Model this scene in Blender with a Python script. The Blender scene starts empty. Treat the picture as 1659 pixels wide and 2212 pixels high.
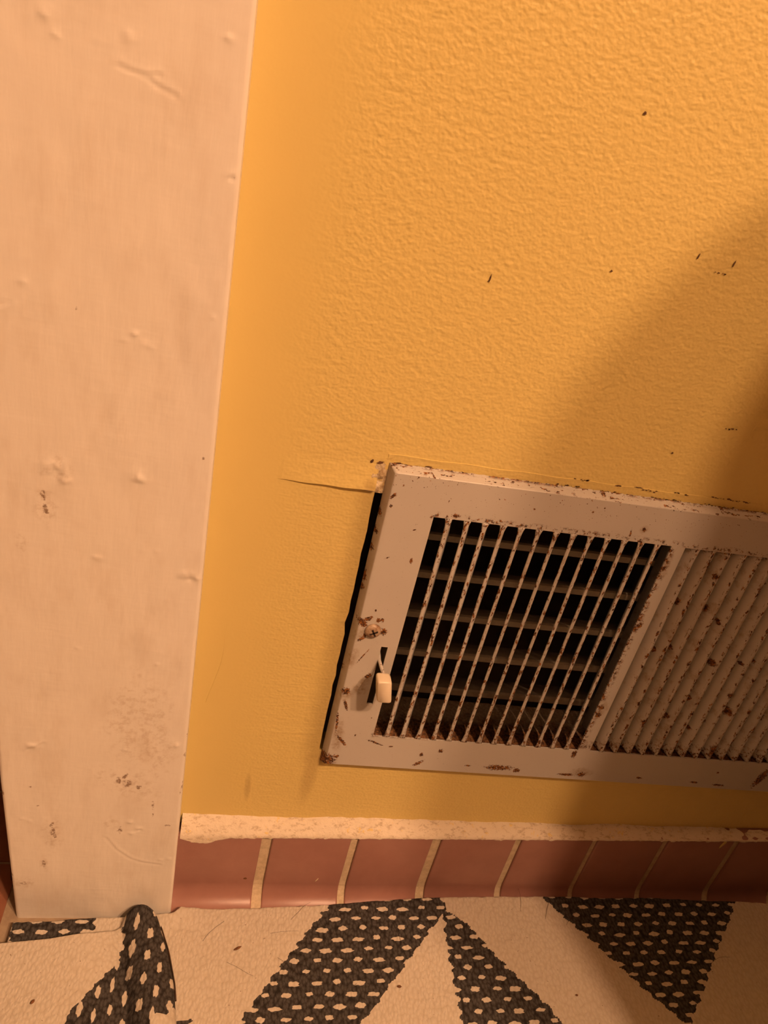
import bpy, math, random
import numpy as np
from mathutils import Vector, Matrix

# ---------------------------------------------------------------- camera, light, exposure
scene = bpy.context.scene
COL = scene.collection
MM = 0.001
ZC = 441.6                       # camera height above the floor in mm; the wall face is y = 0, x = 0 is the camera
YAW, PITCH, ROLL, FPX = 0.24167736, 0.49552112, 0.23593774, 1655.33
fw = Vector((math.sin(YAW)*math.cos(PITCH), math.cos(YAW)*math.cos(PITCH), -math.sin(PITCH)))
r0 = Vector((math.cos(YAW), -math.sin(YAW), 0)); u0 = r0.cross(fw)
rr = math.cos(ROLL)*r0 + math.sin(ROLL)*u0; uu = -math.sin(ROLL)*r0 + math.cos(ROLL)*u0
cam = bpy.data.cameras.new('camera'); cam_ob = bpy.data.objects.new('camera', cam); COL.objects.link(cam_ob)
cam_ob.matrix_world = Matrix(((rr.x, uu.x, -fw.x, 0), (rr.y, uu.y, -fw.y, -0.3), (rr.z, uu.z, -fw.z, ZC*MM), (0, 0, 0, 1)))
cam.sensor_fit = 'VERTICAL'; cam.sensor_height = 36; cam.sensor_width = 27; cam.lens = 36*FPX/2212; cam.clip_start = 0.01
scene.camera = cam_ob
world = bpy.data.worlds.new('room_world'); scene.world = world; world.use_nodes = True
world.node_tree.nodes['Background'].inputs[0].default_value = (1.0, 0.55, 0.26, 1); world.node_tree.nodes['Background'].inputs[1].default_value = 0.02
BULB_COLOR = (1.0, 0.56, 0.30); BULB_POWER = (1100, 1050)         # two warm globe bulbs of the vanity light on the opposite wall
BULBS = ((0.73, -1.00, 1.59), (0.50, -1.00, 1.59)); BULB_R = 38
scene.cycles.use_light_tree = False; scene.cycles.max_bounces = 3; scene.cycles.diffuse_bounces = 2; scene.cycles.glossy_bounces = 1; scene.cycles.transmission_bounces = 0
vs = scene.view_settings
vs.view_transform = 'Standard'; vs.look = 'None'; vs.gamma = 1; vs.exposure = 0.0; vs.use_curve_mapping = False

# ---------------------------------------------------------------- measured marks (x, z, half length, half width in mm, angle)
PLATE_RUST = [(76.2,298.7,0.62,0.91,8),(73.6,299.3,1.31,0.64,-23),(75.2,286.2,1.7,0.81,54),(75.1,280.9,0.84,0.72,8),(88.9,269.9,0.85,0.38,25),(91.1,252.9,0.67,1.58,7),(79.3,253.2,1.09,0.26,37),(101.0,286.9,0.32,0.36,8),(91.5,297.9,0.63,0.7,8),(84.5,296.9,0.42,0.46,8),(78.6,291.9,0.42,0.47,8),(72.4,291.2,0.52,0.7,8),(105.9,279.9,1.74,0.99,8),(94.8,277.7,0.65,0.74,8),(128.1,279.9,1.23,0.45,-23),(142.1,288.3,0.45,0.5,8),(174.3,300.2,1.13,2.22,8),(171.0,290.7,0.46,0.63,8),(176.1,293.5,0.46,0.5,8),(234.4,298.3,0.96,0.91,8),(237.6,299.0,1.09,0.91,8),(200.2,284.8,0.95,1.18,8),(194.0,281.9,0.43,2.37,7),(200.6,277.7,1.2,1.34,7),(218.5,274.8,0.98,1.09,7),(219.1,264.3,1.49,1.4,7),(154.1,294.5,0.34,0.37,8),(183.1,295.9,0.34,0.38,8),(211.0,297.0,0.38,0.51,8),(75.2,214.3,1.64,3.37,44),(77.5,216.8,2.27,1.15,25),(79.1,217.9,0.69,0.86,6),(84.7,216.8,0.92,1.01,6),(82.7,216.5,0.92,1.44,6),(80.3,222.3,0.46,0.85,6),(76.5,204.2,2.35,0.73,38),(77.9,206.7,2.07,0.79,66),(86.9,209.7,1.4,2.05,6),(79.4,193.0,5.23,0.33,64),(75.3,169.1,1.93,2.26,5),(84.8,180.5,1.98,1.22,45),(77.0,159.5,0.85,3.68,19),(74.5,147.2,0.62,6.83,5),(79.6,133.4,0.91,4.81,39),(73.2,117.5,5.2,4.6,30),(78.9,121.3,1.62,1.02,46),(98.1,133.4,4.85,0.55,-21),(107.6,130.9,1.3,0.47,4),(126.3,126.0,0.93,1.47,4),(136.7,129.7,1.34,1.28,4),(126.2,119.4,3.21,1.04,40),(174.4,118.8,7.38,1.9,1),(186.0,117.3,1.98,1.55,4),(86.2,137.8,0.46,0.77,4),(92.6,151.7,0.38,0.51,5),(70.3,179.1,0.74,4.52,-11),(71.5,239.8,0.91,3.65,-8),(71.4,233.5,0.69,2.11,-9),(71.1,275.2,0.87,2.37,-7),(71.4,265.6,0.66,1.7,-7),(71.4,256.1,0.67,2.0,-8),(217.5,115.8,4.84,0.95,-3),(227.2,116.4,2.35,1.59,4),(216.9,132.8,1.43,3.05,4),(347.9,121.2,8.05,2.6,75),(316.2,123.7,0.79,0.82,4),(321.3,112.9,4.02,0.8,-3),(220.5,169.7,1.66,1.23,5),(220.6,164.0,1.67,1.78,5),(220.3,228.3,1.52,2.62,-21),(213.8,234.0,0.89,2.32,-21),(218.0,246.4,0.88,2.26,-20),(304.1,114.3,2.63,0.79,-3),(265.4,116.0,1.9,0.78,-3),(155.5,119.1,1.69,0.56,-2)]
PLATE_STAIN = [(82.2,171.3,3.4,2.9,5),(84.2,177.3,3.65,2.35,57),(75.2,166.8,3.4,3.24,5),(74.9,206.4,3.24,2.94,6),(74.1,191.9,2.42,5.94,-7),(200.2,284.8,1.9,1.84,8),(221.5,167.7,5.54,2.53,85),(219.4,268.0,1.97,4.46,7),(219.7,261.0,1.99,2.83,7),(76.9,136.7,2.51,10.56,4),(226.5,118.3,5.87,2.77,4)]
FIN_RUST = [(243.8,252.5,1.3,2.66,7),(250.0,262.6,1.03,1.74,7),(237.9,243.1,1.3,2.41,7),(255.4,240.8,1.59,2.45,6),(266.2,233.7,1.08,1.57,6),(246.7,213.0,1.36,1.63,6),(237.9,210.5,1.08,1.95,6),(274.3,205.8,2.63,2.16,18),(280.1,204.7,1.41,1.01,6),(299.7,208.4,2.29,1.7,6),(292.9,207.0,1.14,1.02,6),(261.4,178.7,1.49,2.46,-33),(264.9,163.4,1.36,2.53,-17),(273.6,178.0,1.16,2.15,5),(281.9,155.9,2.38,1.88,5),(290.3,161.1,1.79,1.87,5),(301.6,171.3,1.79,2.95,5),(281.0,259.9,1.86,1.79,7),(305.7,141.1,2.78,5.54,4),(250.6,159.7,0.87,2.94,5),(237.6,138.0,1.17,2.29,4),(326.2,167.8,1.83,3.4,5),(295.8,185.3,1.75,1.78,5)]
WALL_MARKS = [(134.1,452.7,0.71,0.6,12),(93.7,385.4,0.29,1.59,-4),(93.4,384.3,0.38,0.36,10),(141.9,396.9,0.58,0.45,10),(200.8,323.9,0.57,0.59,8),(224.6,339.6,3.83,0.33,1),(176.0,409.2,1.34,0.32,79),(192.3,408.9,0.32,1.72,-7),(188.0,404.4,2.94,0.21,1),(67.1,299.4,1.64,0.69,14),(63.3,299.6,0.82,0.91,8),(161.9,304.1,3.7,0.47,2),(181.0,303.7,2.13,0.48,2),(196.9,303.4,4.38,0.48,0),(213.9,304.0,4.46,0.73,0),(236.5,304.3,5.6,0.49,0),(246.8,304.2,7.73,0.32,0),(191.7,304.2,2.41,0.29,0),(34.9,285.7,0.63,0.31,-20),(75.0,300.1,2.09,0.45,3),(157.3,300.5,6.94,0.48,2),(174.1,299.9,7.08,0.53,2),(208.1,300.1,9.93,0.54,0),(234.7,299.9,10.24,0.55,0),(256.8,299.7,7.86,0.55,0),(88.8,300.3,1.71,0.41,2)]
WALL_STAINS = [(34.3,88.2,1.54,9.22,3),(67.5,99.7,3.72,19.05,-2),(68.5,112.8,5.18,5.16,4),(64.8,288.1,2.51,3.31,8),(69.0,292.3,2.09,7.06,8),(83.0,221.3,0.46,0.57,6)]
BOARD_MARKS = [(-67.6,276.0,0.87,2.3,8),(-66.8,270.6,1.05,1.7,8),(-66.9,268.6,1.39,0.65,-30),(-29.8,117.9,1.94,0.81,55),(-32.8,115.0,0.89,2.37,4),(-28.5,113.2,1.8,2.39,3),(-22.7,110.8,1.13,1.38,3),(-64.6,79.7,0.7,2.1,-21),(-64.0,74.6,1.14,2.94,2),(-63.1,71.0,0.91,1.48,2),(-68.4,48.1,0.82,2.73,2),(-6.5,82.0,1.43,0.56,3),(-30.8,77.2,1.17,2.23,3),(-56.1,353.1,0.39,0.57,10),(-7.7,405.3,0.6,0.35,11),(-7.9,406.9,0.45,0.28,11),(-87.8,102.3,0.86,2.03,3),(-1.7,135.1,0.56,1.31,4),(-1.4,112.1,0.47,5.52,-7),(-1.6,148.6,0.33,1.9,4),(-7.9,301.2,0.45,0.61,8),(-74.6,107.8,0.65,0.67,3),(-71.0,94.3,0.55,0.87,3),(-15.0,97.3,0.7,2.86,3),(-46.8,349.0,0.32,0.33,10),(-29.7,367.7,0.63,0.16,10),(-79.1,31.2,1.41,1.21,1),(-84.8,38.2,0.58,1.58,2),(-14.6,90.1,0.47,1.09,3)]
BOARD_STAINS = [(-66.4,269.8,3.86,7.33,8),(-28.5,113.9,14.56,8.37,-26),(-64.4,73.2,4.1,11.16,2),(-35.2,81.8,3.25,4.41,3),(-68.4,47.3,1.87,5.49,2),(-25.0,156.1,12.91,25.26,5),(-79.1,32.4,5.65,4.03,1),(-15.3,138.0,6.65,16.46,4),(-63.0,289.1,5.13,4.86,8),(-76.2,253.1,1.78,5.84,7)]
BOARD_BUMPS= [(-8.5, 406.2, 2.0), (-74.2, 359.4, 2.0), (-42.3, 438.5, 2.2), (-65.8, 439.6, 2.5), (-63.2, 434.6, 1.5), (-13.4, 444.4, 1.5), (-8.5, 244.5, 3.5), (-4.5, 243.3, 2.5), (-11.4, 244.9, 2.5), (-63.0, 289.1, 5.0), (-59.6, 284.5, 3.5), (-31.9, 289.5, 4.0), (-46.5, 248.9, 2.0), (-26.0, 84.0, 1.8), (-21.0, 78.7, 2.0), (-24.4, 74.9, 1.5), (-78.6, 84.1, 1.5), (-74.9, 82.1, 1.5), (-8.7, 53.5, 1.5), (-3.9, 54.4, 1.5), (-0.3, 21.5, 1.5), (-9.8, 358.0, 1.0), (-39.5, 344.3, 1.5), (-31.5, 343.9, 2.5), (-36.5, 347.4, 1.5), (-22.7, 255.4, 1.5), (-18.8, 193.3, 1.2), (-53.1, 199.4, 1.2), (-73.2, 137.0, 3.0), (-6.7, 141.9, 2.0), (-30.6, 136.9, 1.5)]
BOARD_GROOVES= [[(-45.3, 430.5), (-41.2, 429.5), (-37.8, 429.3), (-33.0, 430.2)], [(-36.3, 428.6), (-32.8, 426.8), (-27.8, 425.6)], [(-37.6, 70.6), (-32.1, 61.3), (-24.6, 53.7), (-17.1, 50.4), (-8.5, 49.1)], [(-78.1, 351.5), (-81.1, 349.7)], [(0.2, 213.0), (5.2, 199.8), (8.7, 190.3)], [(-75.3, 133.7), (-67.9, 138.9)]]

# ---------------------------------------------------------------- helpers
rng = np.random.default_rng(4)
def props(o, label=None, cat=None, group=None, kind=None):
    for k, v in (('label', label), ('category', cat), ('group', group), ('kind', kind)):
        if v: o[k] = v
    return o
def empty(name, loc, **k):
    o = bpy.data.objects.new(name, None); COL.objects.link(o); o.location = [c*MM for c in loc]; o.empty_display_size = 0.02
    return props(o, **k)
def mesh(name, verts, faces, mat, parent=None, smooth=False, **k):
    """verts in world mm; parents are unrotated empties or meshes, so their world offset is taken off"""
    off = world_loc(parent)
    me = bpy.data.meshes.new(name)
    me.from_pydata([(v[0]*MM-off[0], v[1]*MM-off[1], v[2]*MM-off[2]) for v in verts], [], [tuple(f) for f in faces])
    me.update()
    if smooth: me.polygons.foreach_set('use_smooth', [True]*len(me.polygons))
    o = bpy.data.objects.new(name, me); COL.objects.link(o); me.materials.append(mat)
    if parent: o.parent = parent
    return props(o, **k)
def world_loc(o):
    v = Vector((0, 0, 0))
    while o: v += o.location; o = o.parent
    return v
def grid(name, P, mat, parent=None, colors=None, **k):
    """P: (n, m, 3) array in world mm -> smooth grid, counter-clockwise for +x along m and the normal of (m x n)"""
    n, m = P.shape[:2]
    off = np.array(world_loc(parent))
    me = bpy.data.meshes.new(name)
    me.vertices.add(n*m); me.vertices.foreach_set('co', (P.reshape(-1, 3)*MM-off).astype(np.float32).ravel())
    i = np.arange(n*m).reshape(n, m)
    q = np.stack([i[:-1, :-1], i[:-1, 1:], i[1:, 1:], i[1:, :-1]], -1).reshape(-1, 4)
    me.loops.add(q.size); me.loops.foreach_set('vertex_index', q.astype(np.int32).ravel())
    me.polygons.add(len(q)); me.polygons.foreach_set('loop_start', (np.arange(len(q))*4).astype(np.int32))
    me.polygons.foreach_set('loop_total', np.full(len(q), 4, np.int32)); me.polygons.foreach_set('use_smooth', np.ones(len(q), bool))
    if colors is not None:
        a = me.attributes.new('tint', 'FLOAT', 'POINT'); a.data.foreach_set('value', colors.astype(np.float32).ravel())
    me.update(calc_edges=True); me.validate()
    o = bpy.data.objects.new(name, me); COL.objects.link(o); me.materials.append(mat)
    if parent: o.parent = parent
    return props(o, **k)
def boxvf(x0, x1, y0, y1, z0, z1):
    v = [(x, y, z) for z in (z0, z1) for y in (y0, y1) for x in (x0, x1)]
    return v, [(0, 2, 3, 1), (4, 5, 7, 6), (0, 1, 5, 4), (2, 6, 7, 3), (0, 4, 6, 2), (1, 3, 7, 5)]
def join(parts):
    V, F = [], []
    for v, f in parts:
        n = len(V); V += list(v); F += [tuple(i+n for i in q) for q in f]
    return V, F
def loft(sections, caps=True, closed=True):
    n = len(sections[0]); V = [p for s in sections for p in s]; F = []
    for i in range(len(sections)-1):
        for j in range(n if closed else n-1):
            k = (j+1) % n
            F.append((i*n+j, i*n+k, (i+1)*n+k, (i+1)*n+j))
    if caps: F += [tuple(reversed(range(n))), tuple(range((len(sections)-1)*n, len(sections)*n))]
    return V, F
def lathe(profile, cx, cy, seg=40, cap=False):
    secs = [[(cx+r*math.cos(2*math.pi*j/seg), cy+r*math.sin(2*math.pi*j/seg), z) for j in range(seg)] for r, z in profile]
    return loft(secs, caps=cap)
def tube(pts, r, seg=6):
    secs = []
    for i, p in enumerate(pts):
        a = Vector(pts[max(i-1, 0)]); b = Vector(pts[min(i+1, len(pts)-1)]); t = (b-a).normalized()
        u = t.cross(Vector((0.31, 0.2, 0.93))).normalized(); w = t.cross(u)
        ri = r[i] if isinstance(r, (list, tuple)) else r
        secs.append([tuple(Vector(p)+u*ri*math.cos(2*math.pi*j/seg)+w*ri*math.sin(2*math.pi*j/seg)) for j in range(seg)])
    return loft(secs)
def bevel(o, w, seg=2):
    m = o.modifiers.new('bevel', 'BEVEL'); m.width = w*MM; m.segments = seg; m.limit_method = 'ANGLE'; m.angle_limit = 0.6
    return o
def smooth_noise(X, Y, scale, seed):
    g = np.random.default_rng(seed).random((64, 64)); a = np.asarray(X)/scale; b = np.asarray(Y)/scale
    i = np.floor(a).astype(int); j = np.floor(b).astype(int); u = a-i; v = b-j; u = u*u*(3-2*u); v = v*v*(3-2*v)
    G = lambda p, q: g[p % 64, q % 64]
    return (G(i, j)*(1-u)+G(i+1, j)*u)*(1-v)+(G(i, j+1)*(1-u)+G(i+1, j+1)*u)*v - 0.5
def sstep(a, b, x):
    t = np.clip((np.asarray(x, float)-a)/(b-a), 0, 1); return t*t*(3-2*t)

def paint(o, **fields):
    """stores, per vertex, how deep it lies inside the nearest listed mark (1 at its rim, 2 at its centre)"""
    me = o.data; co = np.empty(len(me.vertices)*3, np.float32); me.vertices.foreach_get('co', co); co = co.reshape(-1, 3)/MM+np.array(world_loc(o))/MM
    for name, L in fields.items():
        best = np.zeros(len(co))
        for x, z, a, b, ang in L:
            c, s_ = math.cos(math.radians(ang)), math.sin(math.radians(ang)); dx, dz = co[:, 0]-x, co[:, 2]-z
            best = np.maximum(best, 2-np.sqrt(((dx*c+dz*s_)/a)**2+((dz*c-dx*s_)/b)**2))
        me.attributes.new(name, 'FLOAT', 'POINT').data.foreach_set('value', np.maximum(best, 0).astype(np.float32))

# ---------------------------------------------------------------- node helper
class N:
    def __init__(s, name):
        s.m = bpy.data.materials.new(name); s.m.use_nodes = True; s.t = s.m.node_tree; s.b = s.t.nodes['Principled BSDF']
        s.pos = s.vec('SCALE', s.node('ShaderNodeNewGeometry').outputs['Position'], scale=1000.0)     # world position in mm
    def node(s, t, **k):
        n = s.t.nodes.new(t)
        for a, b in k.items(): setattr(n, a, b)
        return n
    def put(s, sock, v):
        if isinstance(v, bpy.types.NodeSocket): s.t.links.new(v, sock)
        elif v is not None: sock.default_value = v
    def math(s, op, a, b=None, c=None, clamp=False):
        n = s.node('ShaderNodeMath', operation=op, use_clamp=clamp)
        for i, v in enumerate((a, b, c)):
            if v is not None: s.put(n.inputs[i], v)
        return n.outputs[0]
    def vec(s, op, a, b=None, scale=None):
        n = s.node('ShaderNodeVectorMath', operation=op); s.put(n.inputs[0], a)
        if b is not None: s.put(n.inputs[1], b)
        if scale is not None: s.put(n.inputs['Scale'], scale)
        return n.outputs['Value'] if op in ('LENGTH', 'DISTANCE', 'DOT_PRODUCT') else n.outputs['Vector']
    def xyz(s, v=None):
        n = s.node('ShaderNodeSeparateXYZ'); s.put(n.inputs[0], v or s.pos); return n.outputs
    def com(s, x, y, z):
        n = s.node('ShaderNodeCombineXYZ'); [s.put(n.inputs[i], v) for i, v in enumerate((x, y, z))]; return n.outputs[0]
    def noise(s, size, detail=3, rough=0.55, stretch=None, color=False, vec=None):
        """size: feature size in mm"""
        n = s.node('ShaderNodeTexNoise'); v = vec or s.pos
        if stretch: v = s.vec('MULTIPLY', v, stretch)
        s.put(n.inputs['Vector'], v); n.inputs['Scale'].default_value = 1/size; n.inputs['Detail'].default_value = detail; n.inputs['Roughness'].default_value = rough
        return n.outputs['Color' if color else 'Fac']
    def ramp(s, v, a, b, lo=0.0, hi=1.0):
        n = s.node('ShaderNodeMapRange', interpolation_type='SMOOTHSTEP'); s.put(n.inputs['Value'], v)
        for i, q in zip((1, 2, 3, 4), (a, b, lo, hi)): s.put(n.inputs[i], q)
        return n.outputs[0]
    def mix(s, f, a, b):
        n = s.node('ShaderNodeMix', data_type='RGBA'); s.put(n.inputs[0], f)
        for i, v in ((6, a), (7, b)): s.put(n.inputs[i], v if isinstance(v, bpy.types.NodeSocket) else (*v, 1))
        return n.outputs[2]
    def spots(s, L, ragged=0.5, size=1.2, soft=0.25):
        """ragged ellipses on an upright plane -> mask"""
        p = s.pos
        if ragged: p = s.vec('ADD', p, s.vec('SCALE', s.vec('SUBTRACT', s.noise(size, 2, 0.6, color=True), (0.5, 0.5, 0.5)), scale=ragged*4))
        p = s.vec('MULTIPLY', p, (1, 0, 1)); out = None
        for x, z, a, b, ang in L:
            n = s.node('ShaderNodeMapping', vector_type='TEXTURE'); s.put(n.inputs[0], p)
            n.inputs[1].default_value = (x, 0, z); n.inputs[2].default_value = (0, -math.radians(ang), 0); n.inputs[3].default_value = (a, 1, b)
            l = s.vec('LENGTH', n.outputs[0]); out = l if out is None else s.math('MINIMUM', out, l)
        return s.ramp(out, 1-soft, 1+soft, 1, 0)
    def field(s, name, ragged=0.5, size=1.2, soft=0.25):
        """a mask from a painted vertex field (see paint), its outline roughened by noise"""
        a = s.node('ShaderNodeAttribute', attribute_name=name).outputs['Fac']
        return s.ramp(s.math('ADD', a, s.math('MULTIPLY', s.math('SUBTRACT', s.noise(size, 3, 0.65), 0.5), ragged*2)), 1-soft, 1+soft)
    def bump(s, h, dist, strength=1.0, prev=None):
        n = s.node('ShaderNodeBump'); n.inputs['Strength'].default_value = strength; n.inputs['Distance'].default_value = dist*MM
        s.put(n.inputs['Height'], h)
        if prev: s.put(n.inputs['Normal'], prev)
        return n.outputs[0]
    def done(s, color, rough=0.5, normal=None, metal=0.0, spec=0.5):
        s.put(s.b.inputs['Base Color'], color if isinstance(color, bpy.types.NodeSocket) else (*color, 1))
        s.put(s.b.inputs['Roughness'], rough); s.put(s.b.inputs['Metallic'], metal); s.put(s.b.inputs['Specular IOR Level'], spec)
        if normal: s.put(s.b.inputs['Normal'], normal)
        return s.m

# ---------------------------------------------------------------- materials
RUST_D, RUST_O = (0.055, 0.020, 0.008), (0.34, 0.13, 0.028)
def wall_paint(name, marks=True):
    n = N(name); x, y, z = n.xyz()
    base = n.mix(n.noise(60, 3), (0.74, 0.575, 0.205), (0.79, 0.615, 0.225))
    # the strip cut in by brush along the casing is smooth; the rolled field is stippled, brushed out towards the vent
    field = n.ramp(x, 16, 42, 0.12, 1.0)
    roll = n.noise(3.0, 1.5, 0.5, stretch=(1, 1, 1.25)); fine = n.noise(1.3, 0, 0.5); brush = n.noise(2.0, 2, 0.6, stretch=(0.25, 1, 1.2))
    low = n.ramp(z, 260, 360)
    h = n.math('ADD', n.math('MULTIPLY', roll, n.ramp(low, 0, 1, 0.45, 1.0)), n.math('MULTIPLY', fine, 0.25))
    h = n.math('ADD', h, n.math('MULTIPLY', brush, n.ramp(low, 0, 1, 0.4, 0.0)))
    h = n.math('MULTIPLY', h, field)
    nor = n.bump(h, 0.6, 0.85)
    if marks:
        st = n.spots(WALL_STAINS[:5], 0, 5, 0.6); base = n.mix(n.math('MULTIPLY', st, 0.33), base, (0.34, 0.20, 0.075))
        # dirt plus painted shading of the wall's edge along the gap beside the vent
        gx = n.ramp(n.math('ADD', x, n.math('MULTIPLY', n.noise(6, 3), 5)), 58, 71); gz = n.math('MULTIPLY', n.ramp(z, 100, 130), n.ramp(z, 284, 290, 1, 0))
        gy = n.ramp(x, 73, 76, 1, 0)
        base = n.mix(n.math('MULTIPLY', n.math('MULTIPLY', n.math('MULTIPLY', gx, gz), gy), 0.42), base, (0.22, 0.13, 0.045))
    return n.done(base, 0.5, nor, spec=0.35)
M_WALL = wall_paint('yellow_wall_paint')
def plain_wall():
    n = N('dark_brown_wall_far'); return n.done(n.mix(n.noise(60, 1), (0.16, 0.10, 0.06), (0.20, 0.125, 0.075)), 0.55)
M_WALL_FAR = plain_wall()
def casing_paint():
    n = N('white_casing_paint'); base = n.mix(n.noise(40, 3), (0.87, 0.81, 0.73), (0.91, 0.855, 0.775))
    base = n.mix(n.math('MULTIPLY', n.ramp(n.noise(22, 3, 0.65, stretch=(1.5, 1, 0.6)), 0.45, 0.75), 0.22), base, (0.60, 0.47, 0.34))
    base = n.mix(n.math('MULTIPLY', n.field('stain', 0.8, 6, 0.6), n.math('MULTIPLY', n.ramp(n.noise(3, 3, 0.7), 0.42, 0.7), 0.3)), base, (0.42, 0.27, 0.15))
    mk = n.math('MULTIPLY', n.field('mark', 0.9, 1.4, 0.35), n.ramp(n.noise(1.4, 3, 0.65), 0.35, 0.58)); base = n.mix(n.math('MULTIPLY', mk, 0.8), base, (0.20, 0.10, 0.04))
    h = n.math('ADD', n.math('MULTIPLY', n.noise(3.5, 2, 0.5, stretch=(1.6, 1, 0.3)), 0.5), n.math('MULTIPLY', n.noise(5, 1, 0.5, stretch=(0.5, 1, 2.0)), 0.5))
    nor = n.bump(n.math('ADD', h, n.math('MULTIPLY', n.noise(9, 1, 0.5), 0.9)), 0.25, 0.7)
    return n.done(base, 0.42, nor, spec=0.4)
M_CASING = casing_paint()
def plate_metal(name, fins=False, sparse=False):
    n = N(name); x, y, z = n.xyz()
    base = n.mix(n.noise(30, 3), (0.535, 0.50, 0.46), (0.57, 0.535, 0.49))
    flake = n.ramp(n.noise(1.1, 3, 0.7), 0.30, 0.42)
    if fins:
        # chipped fin edges: speckles along the front edge, blotches where the coat has failed
        f1 = n.math('MULTIPLY', n.ramp(n.noise(2.3, 3, 0.72, stretch=(1.5, 1, 0.6)), 0.545, 0.575), n.ramp(y, -4.8, -4.0, 1.0, 0.0))
        ends = n.math('MAXIMUM', n.ramp(z, 137, 147, 1, 0), n.ramp(z, 272, 277))
        f2 = n.math('MULTIPLY', ends, n.ramp(n.noise(1.6, 3, 0.7), 0.52, 0.60))
        mask = n.math('MAXIMUM', n.math('MAXIMUM', f1, f2), n.math('MULTIPLY', n.spots(FIN_RUST, 0.7, 1.6), flake))
        stain = n.math('MULTIPLY', n.ramp(n.noise(9, 4, 0.7), 0.50, 0.72), 0.6)
    else:
        zt = n.math('SUBTRACT', 300.2, z)                                            # below the top edge of the flange
        top = n.math('MULTIPLY', n.ramp(zt, 1.6, 4.0, 1, 0), n.ramp(n.noise(2.2, 3, 0.75, stretch=(0.5, 1, 1.2)), 0.59, 0.63))
        top = n.math('MAXIMUM', top, n.math('MULTIPLY', n.ramp(zt, 0.2, 1.2, 1, 0), n.ramp(n.noise(2.6, 3, 0.7, stretch=(0.5, 1, 1)), 0.46, 0.53)))
        zb = n.math('SUBTRACT', z, n.math('SUBTRACT', 114.6, n.math('MULTIPLY', x, 0.0225)))
        bot = n.math('MULTIPLY', n.ramp(zb, 0.5, 2.6, 1, 0), n.ramp(n.noise(4.0, 4, 0.75, stretch=(0.5, 1, 1)), 0.60, 0.65))
        lip = n.math('MULTIPLY', n.math('MULTIPLY', n.ramp(z, 136.5, 139.5), n.ramp(z, 139.5, 140.6, 1, 0.4)), n.ramp(n.noise(1.5, 4, 0.75), 0.47, 0.56))
        lip = n.math('MULTIPLY', lip, n.math('MULTIPLY', n.ramp(z, 143, 145, 1, 0), n.ramp(x, 94, 96)))
        lip2 = n.math('MULTIPLY', n.math('MULTIPLY', n.ramp(z, 277, 279), n.ramp(z, 279, 281.5, 1, 0)), n.math('MULTIPLY', n.ramp(n.noise(2.2, 4, 0.75), 0.53, 0.60), n.ramp(x, 94, 96)))
        speck = n.math('MULTIPLY', n.ramp(n.noise(0.9, 1, 0.5), 0.735, 0.75), n.ramp(zt, 5, 22, 1.0, 0.25))
        div = n.math('MULTIPLY', n.math('MULTIPLY', n.ramp(x, 216, 217), n.ramp(x, 219, 222, 1, 0)), n.math('MULTIPLY', n.ramp(n.noise(2.0, 4, 0.75), 0.48, 0.56), n.math('MULTIPLY', n.ramp(z, 279, 277), n.ramp(z, 137, 139))))
        mask = n.math('MULTIPLY', n.field('mark', 1.5, 1.0, 0.15), flake)
        for q in (top, bot, lip, lip2, speck, div): mask = n.math('MAXIMUM', mask, q)
        stain = n.math('MULTIPLY', n.field('stain', 0.8, 3.0, 0.6), n.ramp(n.noise(2.0, 4, 0.7), 0.35, 0.65, 0.25, 0.8))
        stain = n.math('MAXIMUM', stain, n.math('MULTIPLY', n.ramp(n.math('ADD', x, n.math('MULTIPLY', n.noise(5), 4)), 71.5, 77.5, 0.55, 0), n.ramp(n.noise(8), 0.3, 0.6, 0.4, 1)))
    base = n.mix(stain, base, (0.30, 0.20, 0.11))
    rust = n.mix(n.ramp(n.noise(1.2, 3, 0.7), 0.44, 0.60), RUST_D, RUST_O)
    col = n.mix(mask, base, rust)
    nor = n.bump(n.math('ADD', n.math('MULTIPLY', mask, n.noise(0.6, 3)), n.math('MULTIPLY', n.noise(20, 2), 0.6)), 0.35, 0.8)
    return n.done(col, n.ramp(mask, 0, 1, 0.36, 0.85), nor, spec=0.45)
M_PLATE = plate_metal('white_enamel_with_rust'); M_FIN = plate_metal('white_enamel_fin_chipped', True)
def simple(name, c1, c2, size, rough=0.5, bumpd=0.0, bsize=None, spec=0.5, metal=0.0, stretch=None):
    n = N(name); nor = n.bump(n.noise(bsize or size, 3), bumpd, 0.8) if bumpd else None
    return n.done(n.mix(n.ramp(n.noise(size, 4, 0.65, stretch=stretch), 0.35, 0.65), c1, c2), rough, nor, metal, spec)
M_BLADE = simple('olive_grey_damper_enamel', (0.56, 0.52, 0.44), (0.66, 0.61, 0.52), 6, 0.6)
def trough():
    n = N('dirty_box_floor'); x, y, z = n.xyz()
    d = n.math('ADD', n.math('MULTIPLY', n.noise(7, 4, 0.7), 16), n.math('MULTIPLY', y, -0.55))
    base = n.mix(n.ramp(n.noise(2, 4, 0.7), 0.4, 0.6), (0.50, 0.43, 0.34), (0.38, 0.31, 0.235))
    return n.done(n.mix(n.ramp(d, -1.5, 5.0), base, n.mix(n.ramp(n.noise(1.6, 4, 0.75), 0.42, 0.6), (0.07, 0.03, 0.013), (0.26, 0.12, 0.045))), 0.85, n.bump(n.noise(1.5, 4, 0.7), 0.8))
M_TROUGH = trough()
M_DUCT = simple('galvanised_duct_metal', (0.42, 0.36, 0.28), (0.50, 0.43, 0.34), 20, 0.7)
M_PLASTIC = simple('ivory_plastic', (0.78, 0.66, 0.50), (0.80, 0.69, 0.53), 10, 0.32)
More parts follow.
